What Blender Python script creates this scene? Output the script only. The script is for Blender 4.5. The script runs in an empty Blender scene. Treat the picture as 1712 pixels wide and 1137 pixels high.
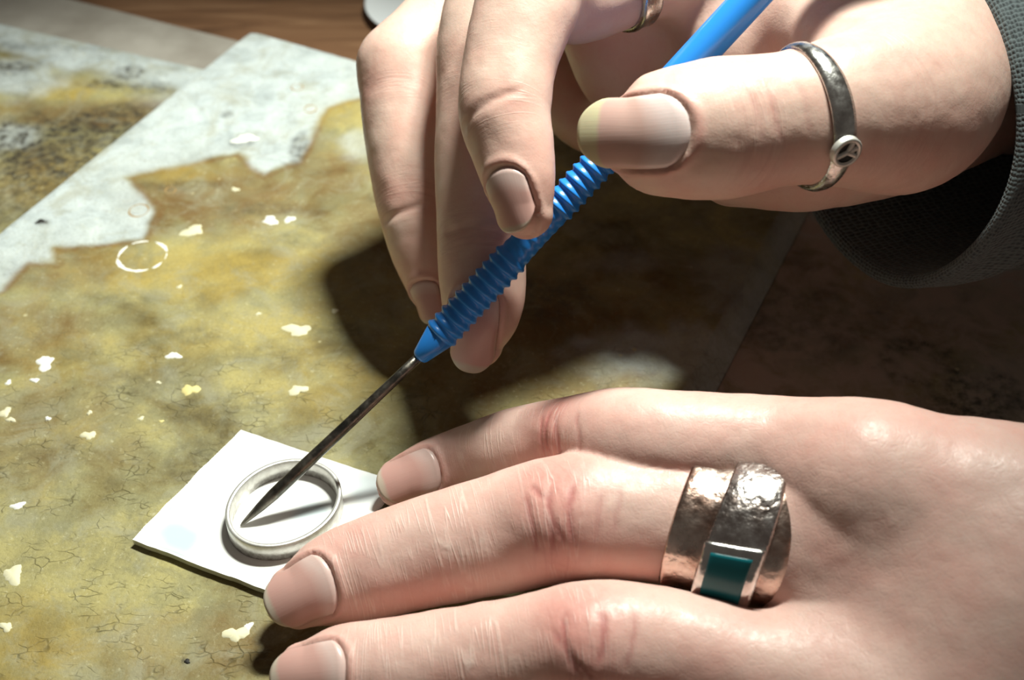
import bpy, math, random
import numpy as np
from mathutils import Vector, Matrix

S = 0.001                       # the script works in millimetres
random.seed(4); rng = np.random.default_rng(7)
scene = bpy.context.scene
C = scene.collection

# ------------------------------------------------------------------ camera
F, PITCH, DIST = 2140.0, 42.0, 262.0
sp, cp = math.sin(math.radians(PITCH)), math.cos(math.radians(PITCH))
CAM = np.array([0, -DIST*cp, DIST*sp])
cam = bpy.data.cameras.new('camera'); cam_o = bpy.data.objects.new('camera', cam); C.objects.link(cam_o)
cam.sensor_fit = 'HORIZONTAL'; cam.sensor_width = 36; cam.lens = F/1712*36
cam.clip_start = 0.01; cam.clip_end = 20
cam_o.location = Vector(CAM)*S
cam_o.rotation_euler = (math.radians(90-PITCH), 0, 0)
cam.dof.use_dof = True; cam.dof.focus_distance = 0.215; cam.dof.aperture_fstop = 22
scene.camera = cam_o

# ------------------------------------------------------------------ light: a twin-bulb bench lamp up behind the hands, dim room
scene.view_settings.view_transform = 'Standard'; scene.view_settings.look = 'None'
scene.view_settings.gamma = 1; scene.view_settings.use_curve_mapping = False
scene.view_settings.exposure = 0.0
world = bpy.data.worlds.new('world'); scene.world = world; world.use_nodes = True
bg = world.node_tree.nodes['Background']
bg.inputs[0].default_value = (1.0, 0.86, 0.74, 1); bg.inputs[1].default_value = 0.075
LAMP = np.array([68, 90, 365.0]); LTGT = np.array([-55, 2, 0.0])
for k, off in enumerate((-19, 19)):
    l = bpy.data.lights.new('bench_lamp', 'SPOT'); l.shadow_soft_size = 0.019
    l.energy = 6.3; l.color = (0.97, 1.0, 0.90); l.spot_size = math.radians(58); l.spot_blend = 0.85
    lo = bpy.data.objects.new('bench_lamp', l); C.objects.link(lo)
    p = LAMP + np.array([off, 0, 0])
    lo.location = Vector(p)*S
    lo.rotation_euler = (Vector(LTGT-p)).to_track_quat('-Z', 'Y').to_euler()

# ------------------------------------------------------------------ picture -> place
def ray(px, py):
    v = (568.5-py)/F
    return np.array([(px-856)/F, v*sp+cp, v*cp-sp])
def PD(px, py, d): return CAM + ray(px, py)*d
def PZ(px, py, z):
    r = ray(px, py); return CAM + r*((z-CAM[2])/r[2])
def depth(p): return float((np.asarray(p)-CAM) @ np.array([0, cp, -sp]))
def px2mm(r, p): return r*depth(p)/F
TOCAM = np.array([0, -cp, sp])

# ------------------------------------------------------------------ helpers
def mesh_obj(name, verts, faces, mat, parent=None, smooth=True):
    me = bpy.data.meshes.new(name)
    me.from_pydata([tuple(np.asarray(v)*S) for v in verts], [], [tuple(int(i) for i in f) for f in faces])
    me.update()
    if smooth: me.polygons.foreach_set('use_smooth', [True]*len(me.polygons))
    if mat: me.materials.append(mat)
    o = bpy.data.objects.new(name, me); C.objects.link(o)
    if parent: o.parent = parent
    return o
def quad_mesh(name, V, Q, mat, parent=None):
    me = bpy.data.meshes.new(name); n = len(Q)
    me.vertices.add(len(V)); me.vertices.foreach_set('co', (V*S).astype(np.float32).ravel())
    me.loops.add(n*4); me.loops.foreach_set('vertex_index', Q.astype(np.int32).ravel())
    me.polygons.add(n); me.polygons.foreach_set('loop_start', np.arange(0, n*4, 4, dtype=np.int32))
    me.polygons.foreach_set('loop_total', np.full(n, 4, dtype=np.int32)) if bpy.app.version < (4, 1, 0) else None
    me.polygons.foreach_set('use_smooth', np.ones(n, dtype=bool))
    me.update(calc_edges=True); me.validate()
    if mat: me.materials.append(mat)
    o = bpy.data.objects.new(name, me); C.objects.link(o)
    if parent: o.parent = parent
    return o
def attr(o, name, arr, typ='FLOAT'):
    a = o.data.attributes.new(name, typ, 'POINT')
    a.data.foreach_set('value' if typ == 'FLOAT' else 'vector', np.asarray(arr, dtype=np.float32).ravel())
def tag(o, label=None, cat=None, group=None, kind=None):
    for k, v in (('label', label), ('category', cat), ('group', group), ('kind', kind)):
        if v: o[k] = v
    return o
def empty(name, loc):
    o = bpy.data.objects.new(name, None); C.objects.link(o); o.location = Vector(loc)*S; o.empty_display_size = 0.01
    return o
def adopt(child, parent):
    child.parent = parent; child.matrix_parent_inverse = Matrix.Translation(parent.location).inverted()
def nrm(v): v = np.asarray(v, float); return v/max(np.linalg.norm(v), 1e-9)
def grid_faces(nu, nv, wrap_v=False):
    f = []
    for i in range(nu-1):
        for j in range(nv if wrap_v else nv-1):
            k = (j+1) % nv
            f.append((i*nv+j, i*nv+k, (i+1)*nv+k, (i+1)*nv+j))
    return f
def lathe(A, axis, prof, n=48, caps=True):
    """prof: (distance along axis, radius)"""
    axis = nrm(axis); X = nrm(np.cross(axis, [0.3, 0.2, 1])); Y = np.cross(axis, X)
    V = []
    for s, r in prof:
        for j in range(n):
            a = 2*math.pi*j/n
            V.append(A + axis*s + (X*math.cos(a)+Y*math.sin(a))*r)
    Fc = grid_faces(len(prof), n, True)
    if caps:
        Fc.append(tuple(range(n-1, -1, -1))); Fc.append(tuple((len(prof)-1)*n+j for j in range(n)))
    return V, Fc
def smooth(a, b, x):
    t = np.clip((x-a)/(b-a), 0, 1); return t*t*(3-2*t)
def vnoise(P, scale, seed=0, octaves=3):
    """value noise in numpy, 2D or 3D, 0..1"""
    P = np.asarray(P, float); out = 0; amp = 1; tot = 0
    for o in range(octaves):
        Q = P/scale + 17.3*o + seed*5.1
        i = np.floor(Q).astype(np.int64); f = Q-i; f = f*f*(3-2*f); acc = 0
        D = P.shape[1]
        for c in range(2**D):
            w = 1; h = np.full(len(P), 1013*(seed+o+1), dtype=np.int64)
            for d in range(D):
                b = (c >> d) & 1
                w = w*(f[:, d] if b else 1-f[:, d])
                h = h*31 + (i[:, d]+b)*(374761393, 668265263, 2147483647)[d]
            h = (h ^ (h >> 13))*1274126177; h = (h ^ (h >> 16)) & 0xffff
            acc = acc + w*(h/65535.0)
        out = out + amp*acc; tot += amp; amp *= .5; scale *= .5
    return out/tot

# ------------------------------------------------------------------ materials
class NT:
    def __init__(s, name):
        s.m = bpy.data.materials.new(name); s.m.use_nodes = True; s.t = s.m.node_tree
        s.b = s.t.nodes['Principled BSDF']
    def n(s, typ, **kw):
        nd = s.t.nodes.new(typ)
        for k, v in kw.items():
            if k.startswith('i_'): nd.inputs[k[2:].replace('_', ' ')].default_value = v
            else: setattr(nd, k, v)
        return nd
    def l(s, a, b): s.t.links.new(a, b)
    def val(s, x, sock):
        if hasattr(x, 'is_linked') or isinstance(x, bpy.types.NodeSocket): s.l(x, sock)
        else: sock.default_value = x
    def math(s, op, a, b=0.0, clamp=False):
        nd = s.n('ShaderNodeMath', operation=op, use_clamp=clamp); s.val(a, nd.inputs[0]); s.val(b, nd.inputs[1]); return nd.outputs[0]
    def mix(s, f, a, b, typ='MIX'):
        nd = s.n('ShaderNodeMix', data_type='RGBA', blend_type=typ)
        s.val(f, nd.inputs[0]); s.val(a if not isinstance(a, tuple) else a+(1,), nd.inputs[6]); s.val(b if not isinstance(b, tuple) else b+(1,), nd.inputs[7]); return nd.outputs[2]
    def ramp(s, f, stops):
        nd = s.n('ShaderNodeValToRGB'); e = nd.color_ramp.elements
        while len(e) > 1: e.remove(e[-1])
        for i, (p, c) in enumerate(stops):
            el = e[0] if i == 0 else e.new(p)
            el.position = p; el.color = (c if isinstance(c, tuple) else (c, c, c))+(1,)
        s.val(f, nd.inputs[0]); return nd.outputs[0]
    def noise(s, vec, scale, detail=4, rough=.55, dist=0):
        nd = s.n('ShaderNodeTexNoise'); nd.inputs['Scale'].default_value = scale; nd.inputs['Detail'].default_value = detail
        nd.inputs['Roughness'].default_value = rough; nd.inputs['Distortion'].default_value = dist
        if vec is not None: s.l(vec, nd.inputs['Vector'])
        return nd.outputs['Fac']
    def vor(s, vec, scale, feature='F1', rnd=1.0):
        nd = s.n('ShaderNodeTexVoronoi', feature=feature); nd.inputs['Scale'].default_value = scale; nd.inputs['Randomness'].default_value = rnd
        if vec is not None: s.l(vec, nd.inputs['Vector'])
        return nd.outputs['Distance']
    def at(s, name, out='Fac'):
        return s.n('ShaderNodeAttribute', attribute_name=name).outputs[out]
    def obj(s): return s.n('ShaderNodeTexCoord').outputs['Object']
    def bump(s, h, strength, dist, prev=None):
        nd = s.n('ShaderNodeBump'); nd.inputs['Strength'].default_value = strength; nd.inputs['Distance'].default_value = dist
        s.l(h, nd.inputs['Height'])
        if prev is not None: s.l(prev, nd.inputs['Normal'])
        return nd.outputs[0]
    def set(s, **kw):
        for k, v in kw.items():
            s.val(v+(1,) if isinstance(v, tuple) and len(v) == 3 and k.endswith(('Color', 'Tint')) else v, s.b.inputs[k.replace('_', ' ')])
        return s.m
def simple(name, col, rough=.5, metal=0, **kw):
    n = NT(name); n.set(Base_Color=col, Roughness=rough, Metallic=metal, **kw); return n.m

def skin_material(name, base, fine):
    n = NT(name); co = n.obj()
    red, wr, kn = n.at('red'), n.at('wr'), n.at('kn'); fuv = n.at('fuv', 'Vector')
    mott = n.noise(co, 110, 3, .6); mott2 = n.noise(co, 420, 4, .65); mott3 = n.noise(co, 1300, 3, .6)
    col = n.mix(n.ramp(mott, [(.35, 0.0), (.68, 1.0)]), base, (base[0]*.99, base[1]*.82, base[2]*.81))
    col = n.mix(n.math('MULTIPLY', mott2, .4), col, (base[0]*1.08, base[1]*1.14, base[2]*1.12))
    col = n.mix(n.ramp(mott3, [(.55, 0.0), (.75, .22)]), col, (base[0]*.85, base[1]*.62, base[2]*.58))
    col = n.mix(n.math('MULTIPLY', red, .8, True), col, (.60, .22, .19))
    # lines across the finger: fuv.x runs along it (mm), fuv.y around it
    sep = n.n('ShaderNodeSeparateXYZ'); n.l(fuv, sep.inputs[0])
    def across(ky, scale, sharp, curve=0.0, dist=0.0, level=.5, detail=0.0):
        u = sep.outputs[0]
        if curve: u = n.math('ADD', u, n.math('MULTIPLY', n.math('MULTIPLY', sep.outputs[1], sep.outputs[1]), curve))
        c = n.n('ShaderNodeCombineXYZ'); n.l(u, c.inputs[0]); n.l(n.math('MULTIPLY', sep.outputs[1], ky), c.inputs[1])
        f = n.noise(c.outputs[0], scale, detail, .5, dist)
        return n.math('MAXIMUM', n.math('SUBTRACT', 1.0, n.math('MULTIPLY', n.math('ABSOLUTE', n.math('SUBTRACT', f, level)), sharp)), 0.0)
    fine_l = n.math('MAXIMUM', across(.05, .75, 24.0, .012), across(.07, .55, 26.0, .010, 0, .42))
    fine_l = n.math('MULTIPLY', fine_l, n.ramp(n.noise(co, 240, 2), [(.42, 0.0), (.58, 1.0)]))
    ridge = n.math('MULTIPLY', fine_l, wr)
    kc = n.n('ShaderNodeCombineXYZ'); n.l(n.math('MULTIPLY', sep.outputs[0], .42), kc.inputs[0]); n.l(n.math('MULTIPLY', sep.outputs[1], .24), kc.inputs[1])
    kw = n.n('ShaderNodeMix', data_type='VECTOR'); kw.inputs[0].default_value = .3
    kz = n.n('ShaderNodeTexNoise'); kz.inputs['Scale'].default_value = 1.1; n.l(kc.outputs[0], kz.inputs['Vector']); n.l(kc.outputs[0], kw.inputs[4]); n.l(kz.outputs['Color'], kw.inputs[5])
    net = n.ramp(n.vor(kw.outputs[1], 1.25, 'DISTANCE_TO_EDGE'), [(0, 1.0), (.07, .35), (.14, 0.0)])
    crease = n.math('MULTIPLY', n.math('MAXIMUM', across(.07, .40, 13.0, .028, .1), n.math('MULTIPLY', net, .5)), kn)
    col = n.mix(n.math('MULTIPLY', crease, .5, True), col, (.36, .12, .10))
    col = n.mix(n.math('MULTIPLY', n.at('cr'), .75, True), col, (.44, .14, .13))
    col = n.mix(n.math('MULTIPLY', ridge, .42*fine, True), col, (.92, .78, .70))
    cells = n.vor(co, 1150, 'DISTANCE_TO_EDGE'); cellb = n.ramp(cells, [(0, 0.0), (.12, 1.0)])
    c2 = n.ramp(n.vor(co, 820, 'DISTANCE_TO_EDGE'), [(0, 0.0), (.10, 1.0)]); c2 = n.math('MULTIPLY', c2, n.at('pal'))
    b = n.bump(cellb, .05*fine, .00018); b = n.bump(c2, .07 if fine >= 1 else .03, .0003, b); b = n.bump(n.noise(co, 2600, 3, .6), .12, .00018, b)
    b = n.bump(n.noise(co, 300, 4, .6), .16, .0006, b)
    b = n.bump(ridge, .30*fine, .0003, b); b = n.bump(crease, -.9, .0009, b)
    n.set(Base_Color=col, Roughness=n.ramp(n.noise(co, 900, 2), [(.3, .36), (.7, .54)]), Normal=b, Subsurface_Weight=.2, Subsurface_Scale=.002)
    n.b.inputs['Subsurface Radius'].default_value = (1.0, .35, .2); n.b.inputs['Specular IOR Level'].default_value = .42
    return n.m
def nail_material(name, pink, edge, lun, ew=.08):
    n = NT(name); u, w = n.at('nu'), n.at('nw')
    co = n.obj(); wob = n.math('MULTIPLY', n.math('SUBTRACT', n.noise(co, 260, 2), .5), .08)
    lu = n.math('ADD', n.math('ADD', u, wob), n.math('MULTIPLY', n.math('MULTIPLY', w, w), .17))
    col = n.ramp(lu, [(0.0, edge), (ew, edge), (ew+.05, pink), (.66, pink), (.86, lun), (1.0, lun)])
    cm = n.n('ShaderNodeCombineXYZ'); n.l(n.math('MULTIPLY', w, 9.0), cm.inputs[0]); n.l(n.math('MULTIPLY', u, .6), cm.inputs[1])
    st = n.noise(cm.outputs[0], 2.2, 3)
    col = n.mix(n.math('MULTIPLY', n.noise(co, 480, 3), .3), col, (.55, .36, .32))
    n.set(Base_Color=col, Roughness=.3, Normal=n.bump(st, .1, .0002), Subsurface_Weight=.15, Subsurface_Scale=.0015)
    n.b.inputs['Subsurface Radius'].default_value = (1.0, .4, .3)
    return n.m

SKIN_R = skin_material('skin_of_tool_hand', (.70, .50, .42), .7)
SKIN_L = skin_material('skin_of_flat_hand', (.68, .465, .405), 1.0)
NAIL = nail_material('nail', (.56, .32, .28), (.52, .46, .37), (.66, .48, .44))
NAIL_T = nail_material('thumb_nail', (.62, .40, .35), (.62, .58, .36), (.76, .62, .60), .2)

def metal(name, col, rough, tint=None, bumpy=.25, scale=700):
    n = NT(name); co = n.obj(); f = n.noise(co, scale*.4, 4, .6)
    c = n.mix(n.ramp(f, [(.38, 0.0), (.66, 1.0)]), col, tint or tuple(x*.55 for x in col))
    n.set(Base_Color=c, Metallic=1.0, Roughness=n.ramp(n.noise(co, scale, 3), [(.3, rough*.7), (.7, rough*1.4)]), Normal=n.bump(n.noise(co, scale, 3), bumpy, .0004))
    return n.m
M_SILVER = metal('worn_silver', (.80, .79, .76), .26, (.45, .44, .42))
M_SILVER2 = metal('bright_silver', (.82, .82, .80), .2, (.6, .6, .58))
M_PEWTER = simple('pale_silver', (.74, .73, .68), .45, .6)
M_BLACKSTEEL = metal('needle_steel', (.22, .20, .17), .38, (.10, .10, .09))
M_COPPER = metal('hammered_silver_copper', (.70, .58, .51), .28, (.36, .22, .17), .6, 480)
M_COPPER2 = metal('hammered_strap', (.66, .62, .60), .26, (.36, .29, .26), .8, 600)
M_STONE = simple('teal_stone', (.003, .115, .135), .28)
M_BLUE = simple('blue_plastic', (.025, .25, .78), .28)
M_DARK = simple('recess_shade', (.01, .009, .008), .6)  # near-black, paints the shade inside the peace sign's holes

# ------------------------------------------------------------------ tubes and signed distance fields for the hands
class Tube:
    """a swept ellipse: controls (point, lateral radius, dorsal radius); alpha turns the back of the finger away from the camera"""
    def __init__(s, ctrl, alpha=0.0, n=110, N=None):
        P = np.array([c[0] for c in ctrl]); rl = np.array([c[1] for c in ctrl]); rn = np.array([c[2] for c in ctrl])
        D = np.concatenate([P, rl[:, None], rn[:, None]], 1)
        ext = np.concatenate([[2*D[0]-D[1]], D, [2*D[-1]-D[-2]]])
        ch = np.concatenate([[0], np.cumsum(np.linalg.norm(np.diff(ext[:, :3], axis=0), axis=1)**.5)])
        tt = np.linspace(ch[1], ch[-2], n*4); out = []
        for t in tt:
            i = int(np.clip(np.searchsorted(ch, t, 'right')-1, 1, len(ctrl)-1))
            t0, t1, t2, t3 = ch[i-1:i+3]; p0, p1, p2, p3 = ext[i-1:i+3]
            a1 = (t1-t)/(t1-t0)*p0+(t-t0)/(t1-t0)*p1; a2 = (t2-t)/(t2-t1)*p1+(t-t1)/(t2-t1)*p2; a3 = (t3-t)/(t3-t2)*p2+(t-t2)/(t3-t2)*p3
            b1 = (t2-t)/(t2-t0)*a1+(t-t0)/(t2-t0)*a2; b2 = (t3-t)/(t3-t1)*a2+(t-t1)/(t3-t1)*a3
            out.append((t2-t)/(t2-t1)*b1+(t-t1)/(t2-t1)*b2)
        out = np.array(out)
        u = np.concatenate([[0], np.cumsum(np.linalg.norm(np.diff(out[:, :3], axis=0), axis=1))])
        s.u = np.linspace(0, u[-1], n); G = np.stack([np.interp(s.u, u, out[:, k]) for k in range(5)], 1)
        s.c, s.rl, s.rn = G[:, :3], G[:, 3], G[:, 4]; s.L = u[-1]; s.h = s.u[1]
        T = np.gradient(s.c, axis=0); s.T = T/np.linalg.norm(T, axis=1)[:, None]
        N0 = TOCAM if N is None else np.asarray(N, float)
        Nn = N0[None]-s.T*(s.T@N0)[:, None]; Nn /= np.linalg.norm(Nn, axis=1)[:, None]
        B = np.cross(s.T, Nn)
        al = math.radians(alpha) if np.isscalar(alpha) else np.radians(np.interp(np.linspace(0, 1, n), np.linspace(0, 1, len(alpha)), alpha))
        ca, sa = np.cos(al), np.sin(al)
        if not np.isscalar(alpha): ca, sa = ca[:, None], sa[:, None]
        s.N = Nn*ca + B*sa; s.B = np.cross(s.T, s.N)
        m = max(s.rl.max(), s.rn.max())
        s.lo, s.hi = s.c.min(0)-m, s.c.max(0)+m
    def coords(s, q):
        out = np.empty((len(q), 6), np.float32)
        for a in range(0, len(q), 40000):
            p = q[a:a+40000]
            d2 = (s.c*s.c).sum(1)[None] - 2*p@s.c.T
            i = d2.argmin(1); r = p-s.c[i]; t = (r*s.T[i]).sum(1)
            end0, end1 = i == 0, i == len(s.c)-1
            tc = np.clip(t, np.where(end0, 0, -s.h), np.where(end1, 0, s.h))
            f = np.clip(i+tc/s.h, 0, len(s.c)-1)
            rl = np.interp(f, np.arange(len(s.c)), s.rl); rn = np.interp(f, np.arange(len(s.c)), s.rn)
            out[a:a+40000] = np.stack([s.u[i]+tc, (r*s.B[i]).sum(1), (r*s.N[i]).sum(1), t-tc, rl, rn], 1)
        return out
    def sdf(s, q, margin=9.0):
        d = np.full(len(q), 50.0, np.float32)
        ok = np.all((q > s.lo-margin) & (q < s.hi+margin), 1)
        if ok.any():
            k = s.coords(q[ok]); rt = (k[:, 4]+k[:, 5])*.5
            R = np.stack([k[:, 4], k[:, 5], rt], 1); w = k[:, 1:4]
            k0 = np.linalg.norm(w/R, axis=1); k1 = np.linalg.norm(w/(R*R), axis=1)
            d[ok] = np.where(k0 < 1e-4, -R.min(1), k0*(k0-1)/np.maximum(k1, 1e-6))
        return d
    def at(s, u):
        f = np.clip(u/s.h, 0, len(s.c)-1)
        g = lambda A: np.stack([np.interp(f, np.arange(len(s.c)), A[:, k]) for k in range(A.shape[1])], -1)
        return g(s.c), g(s.T), g(s.N), g(s.B), np.interp(f, np.arange(len(s.c)), s.rl), np.interp(f, np.arange(len(s.c)), s.rn)
def smin(a, b, k):
    h = np.clip(.5+.5*(b-a)/k, 0, 1); return b+(a-b)*h-k*h*(1-h)
def tube_px(rows, mode, alpha=0.0, flat=.86, **kw):
    """rows: (px, py, z or depth, lateral radius in px[, dorsal/lateral ratio])"""
    ctrl = []
    for r in rows:
        p = PZ(*r[:3]) if mode == 'z' else PD(*r[:3]); R = px2mm(r[3], p)
        ctrl.append((p, R, R*(r[4] if len(r) > 4 else flat)))
    return Tube(ctrl, alpha, **kw)

def extract(sdf, lo, hi, h):
    """narrow-band evaluation and surface nets"""
    B = 4; n = (np.ceil((np.array(hi)-lo)/(h*B)).astype(int)+1)
    nb = n; ax = [lo[k]+(np.arange(nb[k])+.5)*B*h-h*.5 for k in range(3)]
    g = np.stack(np.meshgrid(*ax, indexing='ij'), -1).reshape(-1, 3)
    d = sdf(g); act = np.abs(d) < h*B*1.35+.3
    N = n*B; vol = np.ones(N, np.float32)
    v5 = vol.reshape(nb[0], B, nb[1], B, nb[2], B)
    ids = np.stack(np.unravel_index(np.arange(len(g)), nb), 1)
    v5.transpose(0, 2, 4, 1, 3, 5)[ids[:, 0], ids[:, 1], ids[:, 2]] = np.where(d < 0, -1.0, 1.0)[:, None, None, None]
    loc = np.stack(np.meshgrid(*[np.arange(B)]*3, indexing='ij'), -1).reshape(-1, 3)
    A = ids[act]; idx = (A[:, None]*B+loc[None]).reshape(-1, 3)
    vol[idx[:, 0], idx[:, 1], idx[:, 2]] = sdf(lo+idx*h)
    neg = vol < 0
    c = np.zeros(N-1, np.int8)
    cs = [(i, j, k) for i in (0, 1) for j in (0, 1) for k in (0, 1)]
    sl = lambda o: tuple(slice(o[a], N[a]-1+o[a]) for a in range(3))
    for o in cs: c += neg[sl(o)]
    cell = np.argwhere((c > 0) & (c < 8)); vid = np.full(N-1, -1, np.int32); vid[tuple(cell.T)] = np.arange(len(cell))
    val = {o: vol[tuple((cell+o).T)] for o in cs}
    acc = np.zeros((len(cell), 3)); cnt = np.zeros(len(cell))
    for o in cs:
        for a in range(3):
            if o[a] == 0:
                o2 = tuple(1 if b == a else o[b] for b in range(3)); v1, v2 = val[o], val[o2]
                x = (v1 < 0) != (v2 < 0); t = np.where(x, v1/np.where(x, v1-v2, 1), 0)
                p = np.array(o, float)[None]+np.eye(3)[a][None]*t[:, None]
                acc[x] += p[x]; cnt[x] += 1
    V = lo+(cell+acc/cnt[:, None])*h
    Q = []
    for a in range(3):
        b, e = (a+1) % 3, (a+2) % 3
        s1 = [slice(1, N[k]-1) for k in range(3)]; s1[a] = slice(0, N[a]-1); s2 = list(s1); s2[a] = slice(1, N[a])
        n1, n2 = neg[tuple(s1)], neg[tuple(s2)]
        ed = np.argwhere(n1 != n2)+np.array([0 if k == a else 1 for k in range(3)])
        fl = neg[tuple(ed.T)]
        db, de = np.eye(3, dtype=int)[b], np.eye(3, dtype=int)[e]
        q = np.stack([vid[tuple((ed-db-de).T)], vid[tuple((ed-de).T)], vid[tuple(ed.T)], vid[tuple((ed-db).T)]], 1)
        q[~fl] = q[~fl][:, ::-1]; Q.append(q)
    Q = np.concatenate(Q); Q = Q[(Q >= 0).all(1)]
    return V, Q
def grad(sdf, q, e=.4):
    g = np.stack([sdf(q+np.eye(3)[a]*e)-sdf(q-np.eye(3)[a]*e) for a in range(3)], 1)
    return g/np.maximum(np.linalg.norm(g, axis=1), 1e-6)[:, None]

def build_hand(name, fingers, palm, joins, lo, hi, h, mat, parent, k_palm=7.0, k_join=3.0, k_mc=9.0, post=None):
    """fingers: name -> dict(tubes=[distal first], nail=(u_free, u_cuticle, half width), creases=[(u, width, strength)])"""
    def fsdf(f, q):
        d = f['tubes'][0].sdf(q)
        for t in f['tubes'][1:]: d = smin(d, t.sdf(q), k_join)
        return d
    def sdf(q):
        q = np.asarray(q, float); P = palm[0].sdf(q)
        for t in palm[1:]: P = smin(P, t.sdf(q), k_mc)
        Fd = None
        for f in fingers.values():
            d = fsdf(f, q); Fd = d if Fd is None else smin(Fd, d, .5)
        return smin(Fd, P, k_palm)
    V, Q = extract(sdf, np.array(lo, float), np.array(hi, float), h)
    Nn = grad(sdf, V)
    best = np.full(len(V), 4.0, np.float32); fu = np.zeros(len(V)); fv = np.zeros(len(V)); wr = np.zeros(len(V)); kn = np.zeros(len(V)); red = np.zeros(len(V)); pal = np.ones(len(V)); cr = np.zeros(len(V)); disp = np.zeros(len(V))
    for f in fingers.values():
        t = f['tubes'][0]; d = np.full(len(V), 50.0, np.float32); d[:] = t.sdf(V); m = d < best
        if not m.any(): continue
        best[m] = d[m]; k = t.coords(V[m])
        phi = np.arctan2(k[:, 1]/k[:, 4], k[:, 2]/k[:, 5]); w = phi*k[:, 4]; u = k[:, 0]+k[:, 3]
        fu[m] = u; fv[m] = w; pal[m] = smooth(t.L*.45, t.L*.8, u)
        dors = np.clip(np.cos(phi)*1.25+.1, 0, 1); fade = smooth(t.L, t.L*.86, u)
        a_wr = np.zeros(len(u)); a_kn = np.zeros(len(u)); a_rd = np.zeros(len(u)); dd = np.zeros(len(u))
        for (cu, cw, cs, deep, rd) in f.get('joints', ()):
            g = np.exp(-((u-cu)/cw)**2)*dors*fade
            a_wr = np.maximum(a_wr, g*cs); a_kn = np.maximum(a_kn, g**1.5*deep); a_rd = np.maximum(a_rd, g*rd)
            dd += .0*g
        for (cu, slope, half, dep, wid) in f.get('folds', ()):      # single deep folds across the finger
            dd -= dep*np.exp(-((u-cu-slope*w)/wid)**2)*smooth(half, half*.6, np.abs(w))
        a_cr = np.zeros(len(u))
        for (cu, cw, hump) in f.get('humps', ()):
            dd += hump*np.exp(-((u-cu)/cw)**2-(w/(cw*1.05))**2)
        for (u0, w0, u1, w1, bow, sg) in f.get('creases', ()):
            wj = (vnoise(np.stack([w, u*.3], 1), 2.2, 11, 2)-.5)*.7
            tq = np.clip((w-w0)/(w1-w0), 0, 1); ul_ = u0+(u1-u0)*tq+bow*4*tq*(1-tq)+wj
            g = np.exp(-((u-ul_)/.42)**2)*smooth(0, .25, (w-w0)/(w1-w0))*smooth(1, .75, (w-w0)/(w1-w0))*sg
            a_cr = np.maximum(a_cr, g)
        dd -= .2*a_cr
        cr[m] = a_cr
        if 'nail' in f:
            uf, uc, hw = f['nail']
            edge = uc-.42*hw*np.abs(np.clip(w/hw, -1.2, 1.2))**2.4     # the cuticle bows forward at the sides
            inside = smooth(edge+.5, edge-.5, u)*smooth(hw+.45, hw-.45, np.abs(w))
            rim = np.exp(-((u-edge-.9)/.8)**2)*smooth(hw+1.4, hw, np.abs(w)) + np.exp(-((np.abs(w)-hw-.8)/.8)**2)*smooth(edge+1.5, edge, u)*smooth(uf, uf+3, u)
            dd += -.6*inside+.3*rim; a_rd = np.maximum(a_rd, np.clip(rim, 0, 1)*f.get('fold_red', .35)*smooth(0, 3, u)); a_wr *= 1-inside; a_kn *= 1-inside
        a_rd = np.maximum(a_rd, f.get('tip_red', .12)*smooth(14, 2, u))
        wr[m], kn[m], red[m], disp[m] = a_wr, a_kn, a_rd, dd
    n = len(V)
    lump = (vnoise(V, 9.0, 3, 2)-.5)*.5+(vnoise(V, 3.2, 5, 2)-.5)*.22
    V2 = V+Nn*(disp+lump)[:, None]
    o = quad_mesh(name, V2, Q, mat, parent)
    attr(o, 'fuv', np.stack([fu, fv, np.zeros(n)], 1), 'FLOAT_VECTOR')
    red = np.clip(red+(vnoise(V, 7, 9, 2)-.5)*.3, 0, 1)
    attr(o, 'pal', pal); attr(o, 'cr', np.clip(cr, 0, 1)); attr(o, 'wr', wr); attr(o, 'kn', kn); attr(o, 'red', red)
    return o, sdf
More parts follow.
